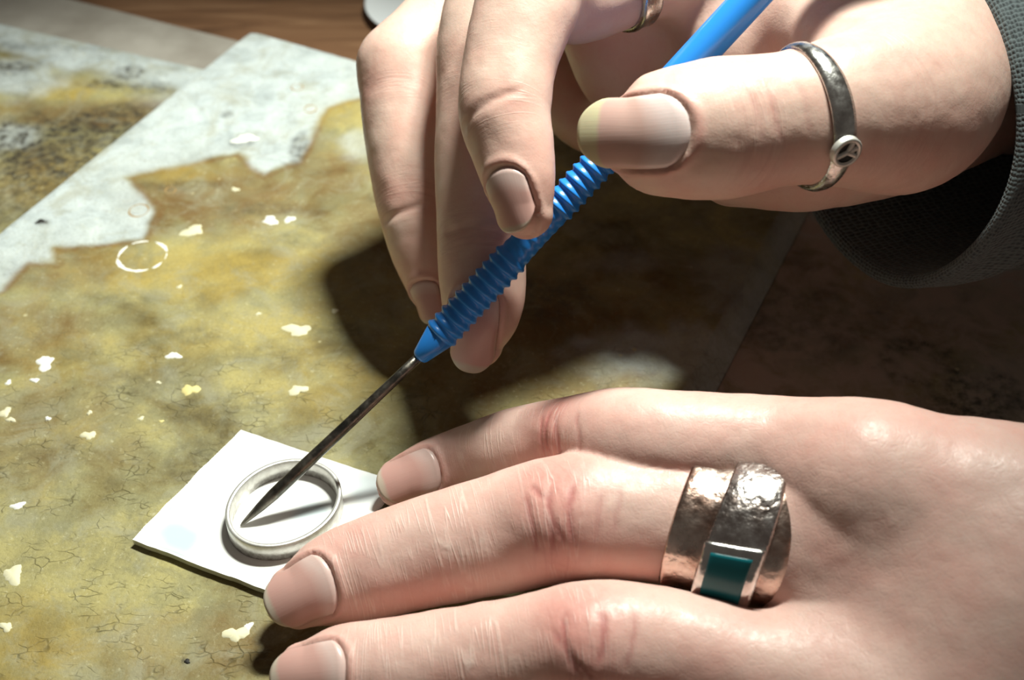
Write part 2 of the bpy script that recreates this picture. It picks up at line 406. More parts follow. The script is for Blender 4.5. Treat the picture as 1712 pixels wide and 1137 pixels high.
def nail_mesh(t, uf, uc, hw, mat, parent, lift=.16, over=0.0, curve=.012):
    nu, nv = 30, 25; V = []; A = []; Bt = []
    cc, TT, NN, BB, rl, rn = t.at(np.array([uc])); rl0, rn0 = rl[0], rn[0]
    um = uf+(uc-uf)*.55; rlm = t.at(np.array([um]))[4][0]
    for i in range(nu):
        a = i/(nu-1)
        for j in range(nv):
            b = -1+2*j/(nv-1)
            ucb = uc-.42*hw*abs(b)**2.4; ufb = uf+over*b*b+.75*hw*abs(b)**2.5
            u = ufb+(ucb-ufb)*a
            c, T, N, B, l, r = [x[0] for x in t.at(np.array([max(u, 0)]))]
            Rl = max(l, rlm*.9) if u < uc else l
            Rl = min(max(Rl, rlm*.92), rl0*1.05)
            Rn = rn0 - curve*(uc-u)**2
            phi = b*hw/Rl
            p = c + T*min(u, 0) + B*math.sin(phi)*Rl*.99 + N*(math.cos(phi)*Rn)
            edge = max(abs(b), 0); under = -.45*max(0, (a-.94)/.06) - .28*max(0, (edge-.9)/.1)
            p = p + (N*math.cos(phi)+B*math.sin(phi))*(lift+under)
            V.append(p); A.append(a); Bt.append(b)
    n = len(V); V = np.array(V)
    nrmv = np.array([nrm(t.at(np.array([max(uf, 0)]))[2][0])]*n)
    V2 = V-nrmv*.42
    Fc = [tuple(reversed(f)) for f in grid_faces(nu, nv)]
    F2 = [tuple(n+i for i in reversed(f)) for f in Fc]
    rim = [j for j in range(nv)]+[i*nv+nv-1 for i in range(1, nu)]+[(nu-1)*nv+j for j in range(nv-2, -1, -1)]+[i*nv for i in range(nu-2, 0, -1)]
    Fs = [(rim[k], rim[(k+1) % len(rim)], n+rim[(k+1) % len(rim)], n+rim[k]) for k in range(len(rim))]
    o = mesh_obj('fingernail', np.concatenate([V, V2]), Fc+F2+Fs, mat, parent)
    attr(o, 'nu', A+A); attr(o, 'nw', Bt+Bt)
    return o

# ================================================================== the bench and the boards
def wood():
    n = NT('brown_bench_wood'); co = n.obj()
    mp = n.n('ShaderNodeMapping'); mp.inputs['Rotation'].default_value = (0, 0, math.radians(38)); mp.inputs['Scale'].default_value = (1, 9, 1); n.l(co, mp.inputs[0])
    g = n.noise(mp.outputs[0], 16, 6, .6, .8)
    c = n.ramp(g, [(.3, (.08, .038, .018)), (.5, (.19, .095, .046)), (.7, (.27, .15, .078))])
    n.set(Base_Color=c, Roughness=.5, Normal=n.bump(g, .2, .0005)); return n.m
def board_mat(name, dark):
    n = NT(name); co = n.obj()
    pale, brown, dk = n.at('pale'), n.at('brown'), n.at('dark'); yel = n.at('yellow')
    f1 = n.noise(co, 45, 6, .62, .4); f2 = n.noise(co, 130, 5, .65, .6); f3 = n.noise(co, 420, 4, .65); f4 = n.noise(co, 1500, 3, .6)
    col = n.ramp(f1, [(.36, (.105, .08, .027)), (.44, (.20, .165, .065)), (.52, (.28, .255, .12)), (.60, (.37, .325, .135))])
    col = n.mix(n.ramp(f2, [(.46, 0.0), (.66, .6)]), col, (.20, .19, .105))
    col = n.mix(n.math('MULTIPLY', brown, n.ramp(f2, [(.34, 1.0), (.66, .4)])), col, (.15, .07, .018))
    col = n.mix(n.math('MULTIPLY', yel, n.ramp(f2, [(.35, .9), (.7, .3)])), col, (.42, .31, .075))
    pc = n.ramp(f2, [(.3, (.36, .41, .42)), (.5, (.50, .56, .57)), (.7, (.60, .66, .66))])
    pc = n.mix(n.ramp(f3, [(.56, 0.0), (.74, .55)]), pc, (.30, .30, .30))
    col = n.mix(pale, col, pc)
    dkn = n.math('MULTIPLY', dk, n.ramp(f3, [(.36, 1.0), (.62, .25)]))
    col = n.mix(dkn, col, (.035, .03, .022))
    # specks, light scratches and fine cracks
    sp_ = n.ramp(n.vor(co, 260), [(.0, 1.0), (.10, .8), (.15, 0.0)])
    sp_ = n.math('MULTIPLY', sp_, n.ramp(n.noise(co, 60, 3), [(.55, 0.0), (.68, 1.0)]))
    col = n.mix(n.math('MULTIPLY', sp_, .75), col, (.62, .57, .34))
    mp = n.n('ShaderNodeMapping'); mp.inputs['Scale'].default_value = (1.0, 1.9, 1); n.l(co, mp.inputs[0])
    wv = n.n('ShaderNodeMix', data_type='VECTOR'); wv.inputs[0].default_value = .0045
    nz = n.n('ShaderNodeTexNoise'); nz.inputs['Scale'].default_value = 260; n.l(co, nz.inputs['Vector'])
    n.l(mp.outputs[0], wv.inputs[4]); n.l(nz.outputs['Color'], wv.inputs[5])
    ck = n.vor(wv.outputs[1], 270, 'DISTANCE_TO_EDGE'); ckm = n.ramp(ck, [(0, 1.0), (.03, .6), (.06, 0.0)])
    ckm = n.math('MULTIPLY', ckm, n.math('MULTIPLY', n.at('crack'), n.ramp(n.noise(co, 150, 3), [(.50, 0.0), (.64, 1.0)])))
    col = n.mix(n.math('MULTIPLY', ckm, .62), col, (.07, .055, .02))
    col = n.mix(n.ramp(f4, [(.3, .22), (.5, 0.0)]), col, (.10, .08, .03))
    col = n.mix(n.ramp(n.noise(co, 85, 5, .7, .8), [(.50, 0.0), (.66, .5)]), col, (.30, .29, .20))
    col = n.mix(n.math('MULTIPLY', n.ramp(n.noise(co, 900, 4, .7), [(.58, 0.0), (.72, .55)]), n.ramp(f1, [(.4, .2), (.6, 1.0)])), col, (.55, .52, .34))
    if dark: col = n.mix(n.math('MULTIPLY', n.math('MULTIPLY', n.at('warm_lift'), n.ramp(f2, [(.4, .35), (.6, .95)])), n.math('SUBTRACT', 1.0, dkn)), col, (.46, .36, .30))  # pinkish brown, also lightened in place of missing room light
    h = n.math('SUBTRACT', n.math('ADD', n.math('MULTIPLY', f3, .6), n.math('MULTIPLY', f4, .5)), n.math('MULTIPLY', ckm, 1.2))
    n.set(Base_Color=col, Roughness=n.ramp(f3, [(.3, .55), (.7, .8)]), Normal=n.bump(h, .45, .0005))
    n.b.inputs['Specular IOR Level'].default_value = .3
    return n.m
def poly_dist(P, poly):
    """signed distance (negative inside) of points to a polygon, 2D"""
    poly = np.asarray(poly)[:, :2]; d = np.full(len(P), 1e9); ins = np.zeros(len(P), bool)
    for a, b in zip(poly, np.roll(poly, -1, 0)):
        e = b-a; w = P-a; t = np.clip(w@e/(e@e), 0, 1); d = np.minimum(d, np.linalg.norm(w-t[:, None]*e, axis=1))
        c = ((a[1] <= P[:, 1]) & (b[1] > P[:, 1])) | ((b[1] <= P[:, 1]) & (a[1] > P[:, 1]))
        x = a[0]+(P[:, 1]-a[1])/np.where(abs(e[1]) < 1e-9, 1e-9, e[1])*e[0]
        ins ^= c & (P[:, 0] < x)
    return np.where(ins, -d, d)
def slab(name, quad, z, thick, mat, nx, ny, parent=None, rnd=2.0, bevel=None):
    """a board with four world corners, a bevelled edge and a dense top for its stain masks"""
    q = np.array(quad)[:, :2]
    e = lambda n: np.concatenate([[0], [.004*1], np.linspace(.012, .988, n-4), [.996], [1]])
    ue = e(nx)
    if bevel: ue = np.concatenate([ue[:-3][ue[:-3] < 1-bevel-.004], np.full(200, 2.0)])[:nx-5]; k_ = int((ue < 1.5).sum()); ue = np.concatenate([np.interp(np.linspace(0, 1, nx-5), np.linspace(0, 1, k_), ue[:k_]), 1-bevel+np.array([-.002, 0, .5*bevel, .97*bevel, bevel])])
    U, W = np.meshgrid(ue, e(ny), indexing='ij')
    P = ((1-U)*(1-W))[..., None]*q[0]+(U*(1-W))[..., None]*q[1]+(U*W)[..., None]*q[2]+((1-U)*W)[..., None]*q[3]
    cen = q.mean(0)
    for ci, (i0, j0) in enumerate(((0, 0), (-1, 0), (-1, -1), (0, -1))):    # blunt the corners
        c = q[ci]; dd = np.linalg.norm(P-c, axis=-1); k = np.clip(1-dd/(rnd*1.6), 0, 1)[..., None]**2
        P = P+(cen-c)/np.linalg.norm(cen-c)*k*rnd*.5
    Z = np.zeros(U.shape); Z[0] = Z[-1] = -.45; Z[:, 0] = Z[:, -1] = -.45
    if bevel: Z = Z*(U < 1)-np.clip((U-1+bevel)/bevel, 0, 1)*(thick-.5)
    P2 = P.reshape(-1, 2)
    Z = Z+((vnoise(P2, 14, 2, 3)-.5)*.3+(vnoise(P2, 2.4, 4, 2)-.5)*.12).reshape(Z.shape)*np.where(bevel is None, Z > -.1, U < 2)
    top = np.concatenate([P2, (z+Z).reshape(-1, 1)], 1)
    F1 = [tuple(reversed(f)) for f in grid_faces(nx, ny)]
    n = len(top); bx = [i*ny for i in range(nx)]+[(nx-1)*ny+j for j in range(1, ny)]+[i*ny+ny-1 for i in range(nx-2, -1, -1)]+[j for j in range(ny-2, 0, -1)]
    bot = top[bx].copy(); bot[:, 2] = z-thick
    m = len(bx); F2 = [(bx[k], bx[(k+1) % m], n+(k+1) % m, n+k) for k in range(m)]
    o = mesh_obj(name, np.concatenate([top, bot]), F1+F2+[tuple(n+k for k in range(m))], mat, parent)
    XY = np.concatenate([top, bot])[:, :2]
    return o, XY
def blob(XY, z, items, soft=.35, seed=1):
    out = np.zeros(len(XY)); nz = vnoise(XY, 5, seed, 3)-.5
    for (px, py, rx, ry, s) in items:
        c = PZ(px, py, z); sx = px2mm(rx, c); sy = px2mm(ry, c)/sp
        d = np.hypot((XY[:, 0]-c[0])/sx, (XY[:, 1]-c[1])/sy)+nz*.9
        out = np.maximum(out, s*smooth(1+soft, 1-soft, d))
    return out

ZB, ZM, ZW = -5.2, -10.0, -11.2           # tops of the lower board, the grey sheet and the bench
floor_quad = [PZ(-900, 1500, ZW), PZ(2700, 1500, ZW), PZ(3000, -420, ZW), PZ(-1300, -420, ZW)]
bench, _ = slab('workbench', [np.array([-420, -180, 0]), np.array([420, -180, 0]), np.array([420, 330, 0]), np.array([-420, 330, 0])], ZW, 30, wood(), 60, 40)
tag(bench, 'brown wooden workbench top lying under the stained boards', 'workbench', kind='thing')

def edge_line(p, q, z, s): a, b = PZ(*p, z), PZ(*q, z); return a+(b-a)*s
ms = NT('pale_grey_sheet'); fco = ms.obj()
ms.set(Base_Color=ms.ramp(ms.noise(fco, 60, 5), [(.3, (.30, .27, .23)), (.7, (.44, .41, .36))]), Roughness=.7, Normal=ms.bump(ms.noise(fco, 500, 4), .2, .0004))
a, b = PZ(130, 0, ZM), PZ(395, 66, ZM); dirx = nrm(b-a); diry = np.array([dirx[1], -dirx[0], 0])
q = [a-dirx*190, a-dirx*190+diry*150, a+dirx*120+diry*150, a+dirx*120]
o, _ = slab('drawing_sheet', [q[1], q[2], q[3], q[0]], ZM, 1.1, ms.m, 40, 30)
tag(o, 'plain pale grey sheet sticking out behind the dark stained board', 'sheet')

LOW = board_mat('stained_lower_board', True)
a, b = PZ(0, 38, ZB), PZ(340, 114, ZB); dirx = nrm(b-a); diry = np.array([dirx[1], -dirx[0], 0])
p0 = a-dirx*150
low, XY = slab('stained_board', [p0+diry*260, p0+diry*260+dirx*560, p0+dirx*560, p0], ZB, 4.6, LOW, 260, 170)
tag(low, 'dark stained lower work board, grimy with burn marks and grey paint', 'board')
nz = vnoise(XY, 8, 3, 4)
band = np.abs((XY-a[:2])@diry[:2])
attr(low, 'pale', np.clip(np.maximum(smooth(17, 11, band+(nz-.5)*9), blob(XY, ZB, [(30, 130, 70, 40, .9), (330, 170, 90, 25, .4), (20, 230, 50, 25, .8), (1690, 660, 90, 60, .5), (1600, 490, 160, 50, .35), (1400, 610, 120, 40, .2), (1320, 560, 60, 60, .3)])), 0, 1)*.9)  # blobs at the right end raised too, to lighten its shaded part
attr(low, 'brown', blob(XY, ZB, [(200, 190, 260, 30, .7), (60, 300, 90, 60, .5), (1500, 530, 180, 60, .7), (1380, 640, 160, 50, .5)]))
attr(low, 'yellow', blob(XY, ZB, [(110, 150, 60, 24, .9), (160, 300, 120, 60, .3)], .25))
attr(low, 'dark', np.clip(blob(XY, ZB, [(215, 122, 34, 14, 1.0), (175, 140, 40, 10, .9), (250, 145, 50, 12, .7), (40, 75, 60, 10, .5), (150, 80, 60, 10, .4), (20, 115, 40, 14, .9), (70, 235, 60, 16, 1.0), (215, 228, 60, 14, 1.0), (120, 250, 220, 75, 1.0), (250, 200, 120, 30, .9), (200, 190, 60, 25, .7), (1540, 605, 85, 40, 1.0), (1640, 665, 100, 40, .9), (1350, 540, 120, 60, .6), (60, 350, 120, 60, .6)], .3)-blob(XY, ZB, [(1545, 612, 40, 22, .8)], .3), 0, 1))
attr(low, 'crack', np.full(len(XY), .5)); attr(low, 'warm_lift', smooth(10, 45, XY[:, 0]))  # browner right end, painted lighter to offset the deep shade there

MAIN = board_mat('stained_main_board', False)
tl, bl = PZ(420, 50, 0), PZ(0, 388, 0); tr, br = PZ(1362, 318, 0), PZ(1190, 648, 0)
bl2 = tl+(bl-tl)*3.0; br2 = tr+(br-tr)*3.2
board, XY = slab('solder_board', [bl2, br2, tr, tl], 0, 5.2, MAIN, 330, 330, bevel=.030)
tag(board, 'big olive-yellow stained board with bare pale corner, under the white tile', 'board')
pp = lambda *pts: np.array([PZ(x, y, 0) for x, y in pts])
nz = vnoise(XY, 6, 5, 4)-.5
pd = poly_dist(XY, pp((-900, 900), (-300, 640), (0, 485), (45, 438), (95, 440), (90, 415), (240, 400), (262, 352), (210, 297), (400, 255), (442, 292), (500, 270), (545, 180), (620, 158), (620, 60), (420, -40), (-200, 300)))
pale = smooth(1.0, -1.6, pd+nz*3)*np.clip(.95-.25*vnoise(XY, 10, 8, 3)*smooth(-15, 0, pd), 0, 1)
pale = np.maximum(pale, blob(XY, 0, [(1120, 590, 150, 40, .55), (1040, 440, 60, 20, .25), (600, 240, 30, 30, .5), (1230, 470, 60, 60, .3)], .5))
eR = nrm(br2-tr)[:2]; dR = np.abs((XY[:, 0]-tr[0])*eR[1]-(XY[:, 1]-tr[1])*eR[0])
rim_ = smooth(5.4, 4.4, dR); pale = np.maximum(pale, .6*rim_)
attr(board, 'pale', np.clip(pale, 0, 1))
attr(board, 'brown', np.clip(blob(XY, 0, [(360, 330, 150, 60, .8), (470, 250, 70, 35, .4), (560, 290, 60, 60, .6), (30, 560, 120, 60, .55), (130, 450, 90, 40, .6), (30, 450, 24, 40, .6), (950, 600, 260, 120, .75), (700, 420, 200, 120, .6), (1000, 480, 200, 70, .5), (300, 1080, 220, 50, .45), (1240, 540, 50, 120, .5), (60, 720, 160, 90, .4)], .5)
     + .9*np.exp(-((pd-.9)/.8)**2), 0, 1))
attr(board, 'yellow', blob(XY, 0, [(350, 450, 190, 50, .8), (560, 190, 60, 30, .7), (300, 290, 80, 20, .6), (60, 1080, 120, 70, .6), (520, 640, 160, 50, .4), (160, 600, 120, 40, .3), (420, 560, 160, 40, .5)], .5))
attr(board, 'dark', blob(XY, 0, [(498, 248, 14, 30, .8), (380, 190, 12, 8, .7), (405, 240, 22, 14, .6), (310, 310, 70, 12, .45), (440, 350, 60, 14, .4), (72, 372, 15, 5, 1.0), (312, 1106, 9, 4, 1.0), (470, 400, 40, 18, .3), (505, 735, 120, 18, .35), (250, 640, 90, 24, .35), (90, 760, 80, 24, .3), (430, 600, 80, 22, .3), (240, 900, 60, 40, .25), (200, 500, 60, 16, .3), (330, 560, 50, 14, .35), (370, 680, 110, 26, .35), (690, 330, 60, 20, .6), (900, 500, 90, 40, .6), (560, 560, 60, 25, .35), (330, 770, 60, 30, .4), (120, 930, 100, 30, .25)], .4))
attr(board, 'crack', np.clip(smooth(20, -30, XY[:, 1])*1.1, .1, 1))

# dried flecks of plaster and paint on the board: thin raised chips
def fleck_mat(name, c): return simple(name, c, .7)
FW, FY = fleck_mat('white_plaster_fleck', (.86, .86, .80)), fleck_mat('yellow_paint_fleck', (.72, .62, .26))
FP = fleck_mat('pale_paint_fleck', (.70, .66, .45)); FK = fleck_mat('black_soot_fleck', (.02, .018, .015))
flecks = [(75, 607, 20, 15, FW), (58, 636, 9, 5, FW), (14, 640, 7, 5, FW), (290, 595, 15, 8, FW), (30, 846, 16, 7, FW), (318, 652, 18, 12, FY), (322, 386, 22, 14, FP),
          (452, 369, 18, 10, FW), (484, 367, 12, 7, FW), (497, 552, 28, 15, FP), (148, 728, 15, 9, FP), (22, 961, 24, 16, FP), (10, 1048, 15, 8, FP), (410, 232, 26, 12, FW), (68, 371, 13, 5, FK),
          (313, 1106, 7, 4, FK), (393, 317, 9, 5, FP), (498, 652, 22, 9, FP), (8, 690, 14, 9, FP), (415, 1048, 10, 7, FW), (395, 1060, 26, 14, FP), (236, 700, 7, 4, FP), (80, 700, 6, 4, FW), (265, 640, 6, 3, FP),
          (432, 525, 6, 3, FP), (300, 480, 6, 4, FP), (150, 690, 6, 4, FP), (18, 702, 10, 5, FP), (270, 705, 5, 3, FY), (560, 520, 9, 4, FP)]
for px, py, rx, ry, m in flecks:
    c = PZ(px, py, 0); rx, ry = rx*.85, ry*.85; n = 30; ph = rng.random(4)*6.28; V = [c+np.array([0, 0, .17])]; R0 = []
    for j in range(n):
        t = 2*math.pi*j/n; k = (1+.22*math.sin(2*t+ph[0])+.2*math.sin(3*t+ph[1])+.1*math.sin(5*t+ph[2])+.07*math.sin(9*t+ph[3])); R0.append((math.cos(t)*px2mm(rx, c)*k*.9, math.sin(t)*px2mm(ry, c)/sp*k*.9))
    for f, z in ((.86, .15), (1.0, -.15)):
        V += [c+np.array([x*f, y*f, z]) for x, y in R0]
    Fc = [(0, 1+j, 1+(j+1) % n) for j in range(n)]+[(1+j, 1+n+j, 1+n+(j+1) % n, 1+(j+1) % n) for j in range(n)]
    mesh_obj('paint_fleck', V, Fc, m, board)
# brown tea-coloured rings and drips on the bare corner
FB = simple('brown_stain', (.30, .19, .07), .7)
for px, py, rad in ((497, 146, 1.5), (519, 182, 1.6), (232, 352, 2.2), (285, 318, 1.2)):
    c = PZ(px, py, 0); V = []; k = 28
    for j in range(k):
        t = 2*math.pi*j/k; tp = .35+.2*math.sin(t*2+px)
        for r, z in ((rad-tp, -.15), (rad, .13), (rad+tp, -.15)): V.append(c+np.array([math.cos(t)*r, math.sin(t)*r*1.1, z]))
    mesh_obj('stain_ring', V, [(i*3+j, i*3+j+1, (i+1) % k*3+j+1, (i+1) % k*3+j) for i in range(k) for j in range(2)], FB, board)
# the ring-shaped trace of white plaster
for a0, a1, wd in ((190, 296, 1.7), (15, 70, 1.0), (140, 188, .8), (304, 335, 1.4), (88, 128, .6), (345, 372, .6)):
    c = PZ(238, 428, 0); V = []; k = 14
    for j in range(k):
        t = math.radians(a0+(a1-a0)*j/(k-1)); tp = math.sin(math.pi*j/(k-1))**.5*wd*(.45+.8*rng.random())+.05
        for r, z in ((5.3-tp*.6, -.15), (5.3, .18), (5.3+tp*.6, -.15)): V.append(c+np.array([math.cos(t)*r, math.sin(t)*r, z]))
    mesh_obj('paint_fleck', V, grid_faces(k, 3), FW, board)

# a white dish at the back of the bench
c = PZ(742, 18, ZW); prof = [(0, 12), (0.2, 13.5), (.8, 17), (2.6, 22.6), (3.2, 24), (3.6, 23.6), (3.2, 22.6), (1.6, 17), (1.2, 12), (1.1, .2)]
V, Fc = lathe(c, (0, 0, 1), prof, 64)
tag(mesh_obj('white_dish', V, Fc, simple('white_glaze', (.78, .82, .84), .25)), 'white round dish on the brown bench behind the raised knuckles', 'dish')

# ================================================================== white tile and the silver ring on it
ZT = 1.9
q = [PZ(219, 900, ZT), PZ(447, 986, ZT), PZ(402, 716, ZT)]
q = [q[0], q[0]+(PZ(447, 986, ZT)-q[0])*1.0, q[2], None]
ex = PZ(447, 986, ZT)-q[0]; ey = q[2]-q[0]
L = np.linalg.norm(ey); ex = nrm(ex)*L*1.12; c0, c1, c2, c3 = q[0], q[0]+ex, q[0]+ex+ey, q[0]+ey
tm = NT('white_glazed_tile'); co = tm.obj()
bl_ = tm.n('ShaderNodeMapping'); bl_.inputs['Location'].default_value = (0, 0, 0); tm.l(co, bl_.inputs[0])
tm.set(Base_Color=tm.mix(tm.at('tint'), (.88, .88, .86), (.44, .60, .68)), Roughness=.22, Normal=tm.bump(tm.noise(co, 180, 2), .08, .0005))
nx = 60; V = []; tl_ = []
for i in range(nx):
    for j in range(nx):
        e = lambda k: 0 if k == 0 else 1 if k == nx-1 else .012+.976*(k-1)/(nx-3)
        u, v = e(i), e(j); p = c0+ex*u+ey*v
        if i in (0, nx-1) or j in (0, nx-1): p = p-np.array([0, 0, .35])
        V.append(p)
V = np.array(V); wob = np.stack([vnoise(V[:, :2], 4, 3), vnoise(V[:, :2], 4, 4)], 1)-.5
edge = np.array([i in (0, 1, nx-1, nx-2) or j in (0, 1, nx-1, nx-2) for i in range(nx) for j in range(nx)])
V[:, :2] += wob*.5*edge[:, None]
n = len(V); bx = [i*nx for i in range(nx)]+[(nx-1)*nx+j for j in range(1, nx)]+[i*nx+nx-1 for i in range(nx-2, -1, -1)]+[j for j in range(nx-2, 0, -1)]
bot = V[bx].copy(); bot[:, 2] = .35; m = len(bx)
Fc = [tuple(reversed(f)) for f in grid_faces(nx, nx)]; Fc = [f[::-1] if False else f for f in Fc]
Fs = [(bx[k], bx[(k+1) % m], n+(k+1) % m, n+k) for k in range(m)]
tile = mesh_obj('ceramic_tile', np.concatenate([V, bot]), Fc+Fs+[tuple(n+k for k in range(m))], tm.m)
tag(tile, 'small white square ceramic tile under the plain silver ring', 'tile')
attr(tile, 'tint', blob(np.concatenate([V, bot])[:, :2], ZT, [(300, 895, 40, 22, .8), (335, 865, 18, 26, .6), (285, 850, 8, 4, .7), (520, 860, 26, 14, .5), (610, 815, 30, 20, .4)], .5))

HT = 3.6
rim = [(380, 860), (397, 812), (438, 777), (490, 763), (535, 773), (561, 803), (567, 832), (547, 872), (502, 899), (458, 906), (418, 896), (391, 877)]
W = np.array([PZ(x, y, ZT+HT) for x, y in rim])[:, :2]; cen = W.mean(0); cov = np.cov((W-cen).T); ev, evec = np.linalg.eigh(cov)
ra, rb = np.sqrt(ev*2)
n = 96; V = []; prof = [(.0, 0), (.0, HT*.5), (0.05, HT-.15), (.2, HT), (.7, HT), (.85, HT-.15), (.9, HT*.5), (.9, 0)]
for j in range(n):
    t = 2*math.pi*j/n; w = 1+.006*math.sin(3*t)
    for ins, z in prof:
        p = cen+evec[:, 0]*math.cos(t)*(ra*w-ins)+evec[:, 1]*math.sin(t)*(rb*w-ins)
        V.append(np.array([p[0], p[1], ZT+.05+z]))
np_ = len(prof); Fc = [(j*np_+k, ((j+1) % n)*np_+k, ((j+1) % n)*np_+(k+1) % np_, j*np_+(k+1) % np_) for j in range(n) for k in range(np_)]
rs = NT('matte_silver'); co = rs.obj()
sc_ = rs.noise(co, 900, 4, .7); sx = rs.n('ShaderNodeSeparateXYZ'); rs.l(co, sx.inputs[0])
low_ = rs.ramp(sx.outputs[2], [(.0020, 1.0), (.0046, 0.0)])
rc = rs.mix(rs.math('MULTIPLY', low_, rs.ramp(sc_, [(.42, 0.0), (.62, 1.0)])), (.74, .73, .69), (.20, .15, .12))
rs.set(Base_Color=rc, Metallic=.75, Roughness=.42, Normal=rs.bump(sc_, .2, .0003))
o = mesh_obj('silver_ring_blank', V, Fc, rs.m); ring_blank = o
tag(o, 'plain silver ring band lying flat on the white tile', 'ring')

# ================================================================== blue handled needle tool
tip = PZ(402, 879, ZT+.25); col = PD(701, 598, 220); far = PD(1330, -84, 207)
tool = empty('needle_tool', tip)
tag(tool, 'blue plastic ribbed-handle pick with dark steel needle held over the ring', 'hand tool')
ax = nrm(far-col); nd = col+ax*1.5-tip; Ln = np.linalg.norm(nd)
prof = [(0, .12), (.6, .32), (2, .52), (5, .86), (8, 1.06), (14, 1.08), (Ln*.6, 1.0), (Ln*.85, .88), (Ln, .85)]
V, Fc = lathe(tip, nd, prof, 24); adopt(mesh_obj('needle', V, Fc, M_BLACKSTEEL), tool)
prof = [(-.2, .9), (0, 1.25), (.35, 1.5), (5.2, 2.72)]
s = 5.2; pitch = 1.72
def rib(s0, amp, base):
    return [(s0+.02*pitch, base), (s0+.2*pitch, base+amp*.55), (s0+.34*pitch, base+amp), (s0+.5*pitch, base+amp*.95), (s0+.7*pitch, base+amp*.35), (s0+.92*pitch, base)]
for k in range(11): prof += rib(s, .52, 2.62); s += pitch
for k in range(6): prof += rib(s, .12, 2.55-.06*math.sin(k/5*math.pi)); s += pitch
for k in range(10): prof += rib(s, .52, 2.5); s += pitch
Lt = np.linalg.norm(far-col)
prof += [(s+1, 2.7), (s+2.5, 2.85), (Lt*.7, 2.9), (Lt+55, 2.9), (Lt+56.5, 2.2)]
V, Fc = lathe(col, ax, prof, 40); adopt(mesh_obj('handle', V, Fc, M_BLUE, None), tool)

# ================================================================== the person: two hands and a sleeve
person = empty('person', (120, 10, 40))
tag(person, 'person in a grey knit sleeve holding the blue pick and steadying the tile', 'person')

# ---- the flat hand
LF = {
 'index': dict(tubes=[tube_px([(664, 810, 6.6, 40), (705, 796, 7.6, 54), (770, 775, 9.5, 60), (860, 748, 17, 66), (950, 733, 23, 70), (1040, 733, 29, 86), (1150, 738, 31, 84), (1290, 752, 31, 92), (1450, 790, 34, 112)], 'z', -14)],
      joints=[(9.5, 5, .7, .25, .1), (22, 9, .8, .1, .0), (37, 5.0, .7, .5, .95)], humps=[(37, 4.6, .9)], creases=[(34.4, -4, 35.6, 4, .5, .8), (36.6, -5, 38.0, 4, -.4, 1), (38.8, -3.5, 40.4, 5, .4, .9), (43, -4, 44.5, 5, .3, .5)], nail=(-3.0, 8.6, 4.4)),
 'middle': dict(tubes=[tube_px([(497, 998, 7.4, 52), (545, 975, 8.8, 74), (610, 953, 10.5, 85), (700, 927, 13, 92), (830, 894, 17, 99), (970, 862, 22, 107), (1110, 870, 23, 104), (1280, 896, 24, 108), (1450, 905, 24, 118)], 'z', -8)],
      joints=[(12, 5, .9, .3, .12), (27, 9, .9, .12, .0), (45.5, 6.0, .6, .45, .6)], humps=[(45.5, 5.4, .9)], creases=[(42.3, -5.5, 42.0, 5, .5, .9), (45.2, -6, 44.6, 5.5, .6, 1), (45.4, -1, 47.0, 4, 0, .8), (48.6, -6, 48.2, 5, -.5, 1), (43.0, -6.5, 45.0, -3.0, 0, .8), (51.5, -4, 51, 5, .3, .45), (54, -5, 53.5, 4, .3, .4)], nail=(-4.4, 8.0, 5.6)),
 'ring': dict(tubes=[tube_px([(512, 1128, 7.0, 54), (570, 1120, 8.0, 74), (640, 1120, 9.0, 84), (750, 1106, 11, 88), (870, 1090, 14, 92), (1010, 1075, 17, 104), (1140, 1088, 17, 98), (1290, 1130, 16.5, 98), (1480, 1195, 16, 112)], 'z', -8)],
      joints=[(13, 5, .9, .3, .1), (27, 8, .9, .1, .0), (43, 6.0, .6, .45, .7)], humps=[(43, 5.4, .9)], creases=[(40.0, -4, 42.6, 4, .4, .8), (42.0, -6, 43.6, 5, -.8, 1), (45.6, -6, 45.0, 3, 1.2, 1), (41.5, 0, 45.5, 4.5, 0, .8), (49.5, -6, 48.8, 4, .8, .6)], nail=(-4.4, 8.2, 5.6)),
 'little': dict(tubes=[tube_px([(700, 1290, 6.5, 50), (760, 1280, 7, 64), (860, 1265, 8, 72), (1000, 1250, 10, 76), (1130, 1245, 11, 86), (1260, 1270, 12, 84), (1500, 1330, 13, 100)], 'z', -8)],
      joints=[(12, 5, .8, .3, .1), (34, 6, .5, 1, .5)], nail=(-3.5, 7.5, 5.0)),
 'thumb': dict(tubes=[tube_px([(1270, 800, 9.0, 60), (1340, 805, 10, 82), (1450, 815, 14, 90), (1600, 840, 20, 100), (1800, 880, 26, 120)], 'z', 60)]),
}
LP = [tube_px([(1440, 795, 33, 112), (1600, 830, 32, 135), (1800, 880, 31, 150), (2000, 930, 32, 165)], 'z', 0, 1.0),
      tube_px([(1440, 905, 24, 112), (1600, 930, 26, 130), (1800, 950, 28, 150), (2000, 980, 30, 165)], 'z', 0, 1.0),
      tube_px([(1490, 1190, 16, 104), (1640, 1120, 20, 140), (1800, 1050, 25, 150), (2000, 1010, 29, 165)], 'z', 0, 1.0),
      tube_px([(1510, 1320, 13, 100), (1680, 1210, 18, 130), (1850, 1100, 24, 150), (2000, 1040, 28, 165)], 'z', 0, 1.0),
      tube_px([(1395, 1035, 17, 92), (1540, 1035, 20, 115), (1700, 1030, 24, 140), (1900, 1000, 28, 150)], 'z', 0, 1.0),
      tube_px([(1990, 975, 30, 175), (2150, 985, 33, 170), (2330, 1000, 36, 190)], 'z', 0, .85)]
lo = np.array([-52, -112, -1.5]); hi = np.array([150, -18, 62])
lhand, lsdf = build_hand('hand', LF, LP, None, lo, hi, .5, SKIN_L, None, k_palm=6.0, k_mc=11)
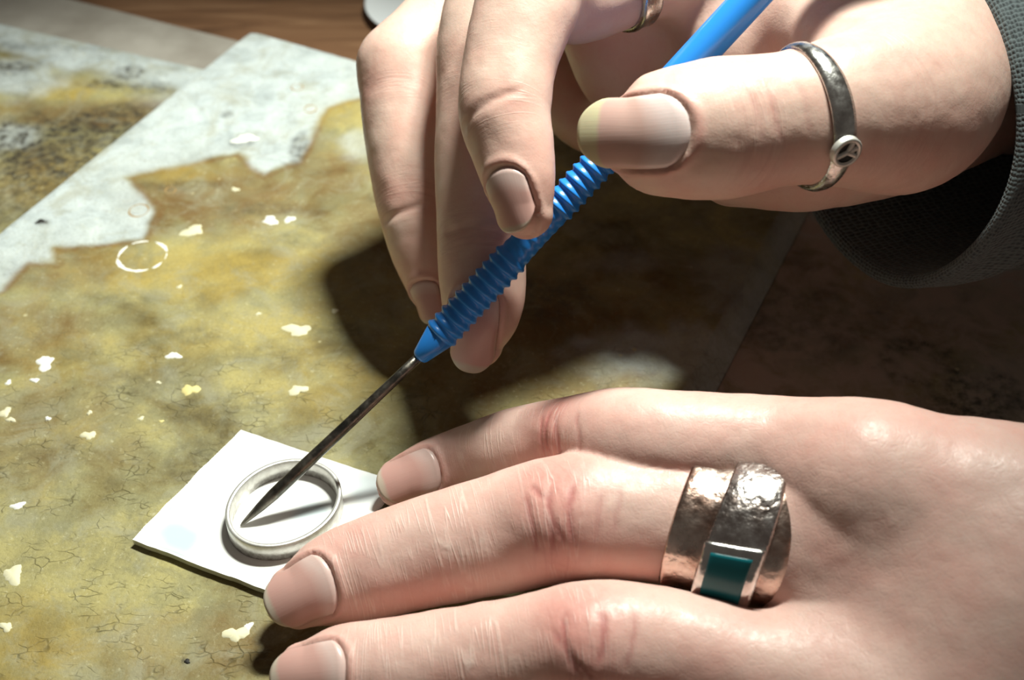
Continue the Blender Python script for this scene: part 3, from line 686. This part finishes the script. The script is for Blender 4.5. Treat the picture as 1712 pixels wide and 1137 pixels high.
adopt(lhand, person); lhand['label'] = 'bare flat hand with fingers spread over the tile edge'
for f in LF.values():
    if 'nail' in f: nl = nail_mesh(f['tubes'][0], *f['nail'], NAIL, None); nl.parent = lhand

# ---- the hand holding the tool
RF = {
 'thumb': dict(tubes=[tube_px([(1024, 228, 199, 52), (1068, 228, 198, 92), (1125, 223, 197, 108), (1200, 216, 197, 118), (1310, 201, 198, 112), (1400, 188, 201, 126), (1500, 176, 206, 150), (1548, 142, 212, 140), (1565, 60, 224, 114)], 'd', 4)],
      joints=[(20, 5, .5, .35, .15), (44, 9, .3, .2, .15)], creases=[(19.5, -6, 20.5, 5, .4, .3), (22.5, -7, 23.5, 6, -.3, .4), (26, -6, 26.5, 5, .4, .3)], nail=(-4.4, 11.2, 6.0), fold_red=.5, tip_red=.05),
 'index': dict(tubes=[tube_px([(880, 358, 205, 46), (868, 300, 205, 64), (855, 240, 206, 74), (843, 185, 207, 82), (852, 110, 209, 84), (880, 10, 212, 92), (905, -60, 216, 94)], 'd', -34),
                      tube_px([(905, -40, 217, 92), (960, -15, 221, 88), (1080, -55, 226, 84), (1220, -95, 232, 92), (1340, -110, 236, 105)], 'd')],
      joints=[(17, 4, .5, .3, .2), (30, 10, .2, .05, 0)], folds=[(16.5, .18, 8, .3, .7)], nail=(-2.8, 7.0, 4.3), tip_red=.3),
 'middle': dict(tubes=[tube_px([(800, 574, 229, 42), (806, 530, 228, 64), (806, 460, 228, 74), (803, 385, 228, 74), (800, 290, 229, 74), (803, 180, 231, 76), (815, 70, 233, 84), (840, -40, 236, 86)], 'd', -13),
                       tube_px([(840, -30, 238, 84), (950, -120, 243, 84), (1150, -180, 250, 100)], 'd')],
      joints=[(19, 5, .4, .4, .2), (44, 5, .3, .3, .2)], folds=[(20, .1, 7, .35, .7)], nail=(-4.6, 10.0, 4.7), tip_red=.3),
 'ring': dict(tubes=[tube_px([(738, 520, 246, 30), (728, 480, 246, 48), (706, 400, 246, 62), (688, 300, 247, 70), (676, 200, 249, 74), (672, 110, 252, 76)], 'd', -30),
                     tube_px([(675, 112, 252, 74), (762, 28, 256, 78), (890, -80, 260, 84), (1020, -170, 265, 100)], 'd')],
      joints=[(22, 5, .4, .5, .25), (44, 6, .3, .4, .3)], folds=[(19, .1, 7, .35, .7)], nail=(-2.0, 6.5, 3.4), tip_red=.3),
 'little': dict(tubes=[tube_px([(1110, 205, 256, 46), (1060, 215, 259, 58), (980, 190, 266, 64), (935, 90, 273, 68), (950, 0, 279, 72), (980, -100, 283, 90)], 'd', 30)]),
}
WR = (1690, 50, 262, 165)
RP = [tube_px([(1340, -110, 236, 108), (1480, -40, 244, 130), WR], 'd', 0, 1.0),
      tube_px([(1150, -180, 250, 104), (1400, -90, 256, 130), WR], 'd', 0, 1.0),
      tube_px([(1020, -170, 265, 104), (1350, -60, 266, 130), WR], 'd', 0, 1.0),
      tube_px([(960, -90, 283, 92), (1300, 0, 278, 130), WR], 'd', 0, 1.0),
      tube_px([(1440, 120, 213, 92), (1375, -10, 225, 96), (1340, -110, 236, 100)], 'd', 0, .8),
      tube_px([(1600, 140, 236, 140), (1470, 215, 226, 120), (1340, 270, 223, 84), (1230, 270, 228, 76)], 'd', 0, .9),
      tube_px([(1560, 70, 226, 118), (1640, 30, 245, 130), WR], 'd', 0, .9),
      tube_px([(1030, 12, 244, 108), (1200, -15, 241, 112), (1480, 50, 242, 120)], 'd', 0, .8),  # palm pad, placed to block lamp light through the hollow
      tube_px([(1045, 115, 250, 84), (1300, 100, 248, 90)], 'd', 0, .8),  # lower pad closing the gap, also set to stop leaking light
      tube_px([(965, -62, 236, 92), (1150, -150, 245, 100)], 'd', 0, .9),  # added filler above the frame, shades the pad's left end
      tube_px([(1218, 75, 231, 84), (1350, 30, 233, 92)], 'd', 0, .8),  # added web filler, blocks lamp light falling between the hands
      tube_px([(1250, 150, 244, 84), (1330, 110, 240, 100), (1500, 90, 244, 120)], 'd', 0, .8),  # added filler behind the thumb, closes another light leak
      tube_px([WR, (1850, 20, 280, 175), (2050, -40, 300, 190)], 'd', 0, .9)]
lo = np.array([-40, -52, 2.0]); hi = np.array([150, 85, 128])
rhand, rsdf = build_hand('hand', RF, RP, None, lo, hi, .52, SKIN_R, None, k_palm=6.0, k_mc=9)
adopt(rhand, person); rhand['label'] = 'hand gripping the blue pick between thumb and index finger'
for k, f in RF.items():
    if 'nail' in f: nl = nail_mesh(f['tubes'][0], *f['nail'], NAIL_T if k == 'thumb' else NAIL, None); nl.parent = rhand

# ---- sleeve
def knit(name):
    n = NT(name); co = n.obj(); uv = n.at('suv', 'Vector')
    mp = n.n('ShaderNodeMapping'); mp.inputs['Scale'].default_value = (1, 1, 1); n.l(uv, mp.inputs[0])
    v = n.vor(mp.outputs[0], 1.15, 'F1', .35); hole = n.ramp(v, [(.15, 0.0), (.5, 1.0)])
    c = n.mix(hole, (.03, .038, .042), (.115, .145, .15)); c = n.mix(n.math('MULTIPLY', n.noise(co, 900, 3), .4), c, (.05, .06, .065))
    n.set(Base_Color=c, Roughness=.95, Normal=n.bump(v, .8, .0006))
    n.b.inputs['Sheen Weight'].default_value = .15
    return n.m
V = []; UV = []; nu, nv = 34, 120
dirw = nrm(np.array([1.0, .34, -.02]))
for i in range(nu):
    for j in range(nv):
        f = 2*math.pi*j/nv; cx, sy = math.cos(f), math.sin(f)
        bump_ = .06*math.sin(2*f+.6)+.03*math.sin(5*f)
        base = PD(1512+188*cx*(1+bump_*.3), 190+283*sy*(1+bump_*.2), 231-24*cx)
        cen_ = PD(1512, 190, 231); out = nrm(base-cen_)
        if i < 8:      # the rolled hem, from the inside of the opening round to the outside
            a = math.pi*(i/7)-math.pi/2
            p = base+out*(math.sin(a)*1.3)+dirw*(1.3-math.cos(a)*1.3)
        else:
            t = (i-7)/(nu-8); s_ = 95*t**1.3
            p = base+out*(1.3+1.6*math.sin(s_*.3+3*f+2*math.sin(f))*min(1, s_/10)+3.5*t)+dirw*(1.3+s_)+np.array([0, 0, 6])*t
        V.append(p); UV.append((i*.9 if i < 8 else 7+s_*.8, f*33*.9, 0))
Fc = [tuple(reversed(x)) for x in grid_faces(nu, nv, True)]
# lining: the inside of the sleeve
n0 = len(V)
for i in range(12):
    for j in range(nv):
        f = 2*math.pi*j/nv; p0 = np.array(V[j]); c_ = np.array(V[:nv]).mean(0); V.append(p0+dirw*(i/11*90)-nrm(p0-c_)*(.4*min(i, 1))); UV.append((-i*5, f*30, 0))
Fc += [tuple(n0+x for x in q_) for q_ in grid_faces(12, nv, True)]
sl = mesh_obj('sleeve', V, Fc, knit('grey_knit')); adopt(sl, person); attr(sl, 'suv', UV, 'FLOAT_VECTOR')
sl['label'] = 'grey knit sleeve with a rolled cuff edge'

# ================================================================== rings worn on the fingers
def march(sdf, o, d, off=0.0, r0=2.0, r1=22.0):
    """distance from o along d to where the hand's surface (plus off) is left"""
    lo_, hi_ = np.full(len(d), r0), np.full(len(d), r1)
    ts = np.linspace(r0, r1, 50); vals = np.stack([sdf(o+d*t) for t in ts], 1)-off
    idx = np.argmax(vals > 0, 1); a = ts[np.maximum(idx-1, 0)]; b = ts[idx]
    va = vals[np.arange(len(d)), np.maximum(idx-1, 0)]; vb = vals[np.arange(len(d)), idx]
    return a+(b-a)*np.clip(-va/np.maximum(vb-va, 1e-6), 0, 1)
def band(sdf, t, edges, prof, n=96, dip=None, name='band', mat=None, phis=None):
    """a band round tube t. edges(s, phi) -> u along the finger; prof: list of (s, height)"""
    closed = phis is None
    ph = np.linspace(0, 2*math.pi, n, endpoint=False) if closed else np.linspace(phis[0], phis[1], n)
    rows = []
    for s_, hgt in prof:
        u = np.array([edges(s_, p) for p in ph]); c, T, N, B, rl, rn = t.at(u)
        d = N*np.cos(ph)[:, None]+B*np.sin(ph)[:, None]
        d /= np.linalg.norm(d, axis=1)[:, None]
        r = march(sdf, c, d)
        k = np.exp(-np.arange(-7, 8)**2/18.); k /= k.sum()
        if closed: r = np.convolve(np.concatenate([r[-7:], r, r[:7]]), k, 'valid')
        else: r = np.convolve(np.concatenate([[r[0]]*7, r, [r[-1]]*7]), k, 'valid')
        rows.append(c+d*(r+hgt)[:, None])
    V = np.concatenate(rows); Fc = grid_faces(len(prof), n, closed)
    return V, Fc, rows
def u_at(t, px, py):
    """where along tube t the picture point falls"""
    best = min(range(len(t.c)), key=lambda i: np.linalg.norm(np.cross(nrm(t.c[i]-CAM), nrm(ray(px, py))) @ nrm(np.cross(t.T[i], TOCAM))*0+ (t.c[i]-CAM-ray(px, py)*depth(t.c[i])) @ t.T[i]))
    return t.u[best]

# the wide wrapped ring on the flat hand's middle finger
mt = LF['middle']['tubes'][0]
fsdf = lambda q_: mt.sdf(np.asarray(q_, float), 25)
wide = empty('wrapped_ring', mt.at(np.array([u_at(mt, 1210, 890)]))[0][0])
tag(wide, 'wide hammered silver and copper wrap ring with teal stone on the middle finger', 'ring')
# phi = 0 is the back of the finger (facing camera); +-90 are the sides. shear: the band leans with phi
B0 = mt.at(np.array([u_at(mt, 1210, 890)]))[3][0]; up = 1 if (B0@np.array([0, sp, cp])) > 0 else -1
sh = lambda p: up*math.sin(p)      # +1 at the top of the picture, -1 at the bottom
ul, ur = u_at(mt, 1128, 880), u_at(mt, 1312, 900)
def E_left(s_, p):  return ul + 1.9*sh(p) + s_*7.6
def E_right(s_, p): return ur - 5.0 + .6*sh(p) + s_*5.2
def E_strap(s_, p): return ul + 6.1 + 2.0*sh(p) + s_*7.6
th = 1.0
V, Fc, _ = band(fsdf, mt, E_left, [(0, .1), (0, .95), (.06, 1.25), (.2, 1.1), (.5, .75), (.85, .9), (1, .9), (1, .1), (0, .1)], 110)
adopt(mesh_obj('side_band', V, Fc, M_COPPER), wide)
V, Fc, _ = band(fsdf, mt, E_right, [(0, .1), (0, 1.1), (.3, 1.35), (.7, 1.3), (.95, 1.0), (1, .7), (1, .1), (0, .1)], 110)
adopt(mesh_obj('side_band', V, Fc, M_COPPER), wide)
V, Fc, _ = band(fsdf, mt, E_strap, [(0, .6), (0, 1.9), (.05, 2.15), (.4, 2.2), (.8, 2.2), (.95, 2.1), (1, 1.8), (1, .6), (0, .6)], 110)
adopt(mesh_obj('strap', V, Fc, M_COPPER2), wide)
# bezel and stone on the lower half of the strap
def patch(p0, p1, s0, s1, hgt, nn=24, ns=14, rnd=0.0, edge=.25):
    rows = []; ph = np.linspace(p0, p1, nn)
    prof = [(s0+(s1-s0)*k/(ns-1), hgt-(edge if k in (0, ns-1) else 0)) for k in range(ns)]
    V, Fc, rows = band(fsdf, mt, E_strap, prof, nn, phis=(p0, p1)); return V, Fc
pa, pb = -up*math.radians(12), -up*math.radians(76)
if pa > pb: pa, pb = pb, pa
def block(p0, p1, s0, s1, h0, h1):
    nn, ns = 22, 12
    V1, Fc = patch(p0, p1, s0, s1, h1, nn, ns); V0, _ = patch(p0, p1, s0, s1, h0, nn, ns, edge=0)
    n = len(V1); bx = [k*nn for k in range(ns)]+[(ns-1)*nn+j for j in range(1, nn)]+[k*nn+nn-1 for k in range(ns-2, -1, -1)]+[j for j in range(nn-2, 0, -1)]
    return np.concatenate([V1, V0]), Fc+[(bx[k], bx[(k+1) % len(bx)], n+bx[(k+1) % len(bx)], n+bx[k]) for k in range(len(bx))]
V, Fc = block(pa, pb, -.02, .98, 1.6, 3.0); bez = mesh_obj('bezel', V, Fc, M_SILVER2); adopt(bez, wide)
d = (pb-pa); i0, i1 = (.11, .03) if up < 0 else (.03, .11)
V, Fc = block(pa+d*i0, pb-d*i1, .11, .85, 1.8, 3.12); adopt(mesh_obj('stone', V, Fc, M_STONE), wide)

# thin silver ring with a small peace sign, on the thumb
tt = RF['thumb']['tubes'][0]; rs_ = lambda q_: tt.sdf(np.asarray(q_, float), 25)
us = u_at(tt, 1362, 190)
Bt = tt.at(np.array([us]))[3][0]; upt = 1 if (Bt@np.array([0, sp, cp])) > 0 else -1
E_t = lambda s_, p: us + .6*math.cos(p) - 1.6 - .4*upt*math.sin(p) + (s_-.5)*(2.2+.9*math.cos(p))
trg = empty('thumb_ring', tt.at(np.array([us]))[0][0]); tag(trg, 'thin silver ring with a small round peace sign, worn on the thumb', 'ring')
V, Fc, rows = band(rs_, tt, E_t, [(0, .05), (0, .45), (.2, .8), (.5, .95), (.8, .8), (1, .45), (1, .05), (0, .05)], 110)
adopt(mesh_obj('band', V, Fc, M_SILVER), trg)
# the emblem: a small pierced disc set on the band low on the side facing the camera
ph = -upt*math.radians(38); c, T, N, B, rl, rn = [x[0] for x in tt.at(np.array([E_t(.5, ph)]))]
dv = nrm(N*math.cos(ph)+B*math.sin(ph)); r = march(rs_, c[None], dv[None])[0]; ce = c+dv*(r+1.1)
nn_ = nrm(dv); e1 = nrm(T-nn_*(T@nn_)); e2 = np.cross(nn_, e1); R = 2.5
V = []; Fc = []; n = 48
for rr, z in ((R, -.7), (R, .2), (R-.15, .4), (R-.66, .4), (R-.75, .1)):
    V += [ce+(e1*math.cos(2*math.pi*j/n)+e2*math.sin(2*math.pi*j/n))*rr+nn_*z for j in range(n)]
Fc = grid_faces(5, n, True); emb = mesh_obj('peace_sign', V, Fc, M_PEWTER); adopt(emb, trg)
V = [ce+(e1*math.cos(2*math.pi*j/n)+e2*math.sin(2*math.pi*j/n))*(R-.4)+nn_*.0 for j in range(n)]
o = mesh_obj('recess', V, [tuple(range(n))], M_DARK); adopt(o, trg)  # flat dark disc in place of the shade in the holes
V = []; Fc = []
ang0 = math.radians(200)
for a_ in (0, math.pi, math.pi-math.radians(46), math.pi+math.radians(46)):
    dd = e1*math.cos(a_+ang0)+e2*math.sin(a_+ang0); sd = np.cross(nn_, dd); b0 = len(V)
    for l_ in (0, R-.4):
        for sx_, z in ((-.36, 0), (-.3, .38), (.3, .38), (.36, 0)): V.append(ce+dd*l_+sd*sx_+nn_*z)
    Fc += [(b0+k, b0+4+k, b0+5+k, b0+1+k) for k in range(3)]
adopt(mesh_obj('peace_sign_bar', V, Fc, M_PEWTER), trg)

# the silver ring on the index finger, at the top of the frame
it = RF['index']['tubes'][1]; is_ = lambda q_: it.sdf(np.asarray(q_, float), 25)
ui = u_at(it, 1062, 0)
E_i = lambda s_, p: ui + .8*math.cos(p) + (s_-.5)*4.2
V, Fc, _ = band(is_, it, E_i, [(0, .05), (0, .7), (.15, 1.0), (.5, .8), (.85, 1.0), (1, .7), (1, .05), (0, .05)], 90)
o = mesh_obj('finger_ring', V, Fc, M_SILVER); tag(o, 'grooved silver ring on the index finger holding the pick', 'ring')
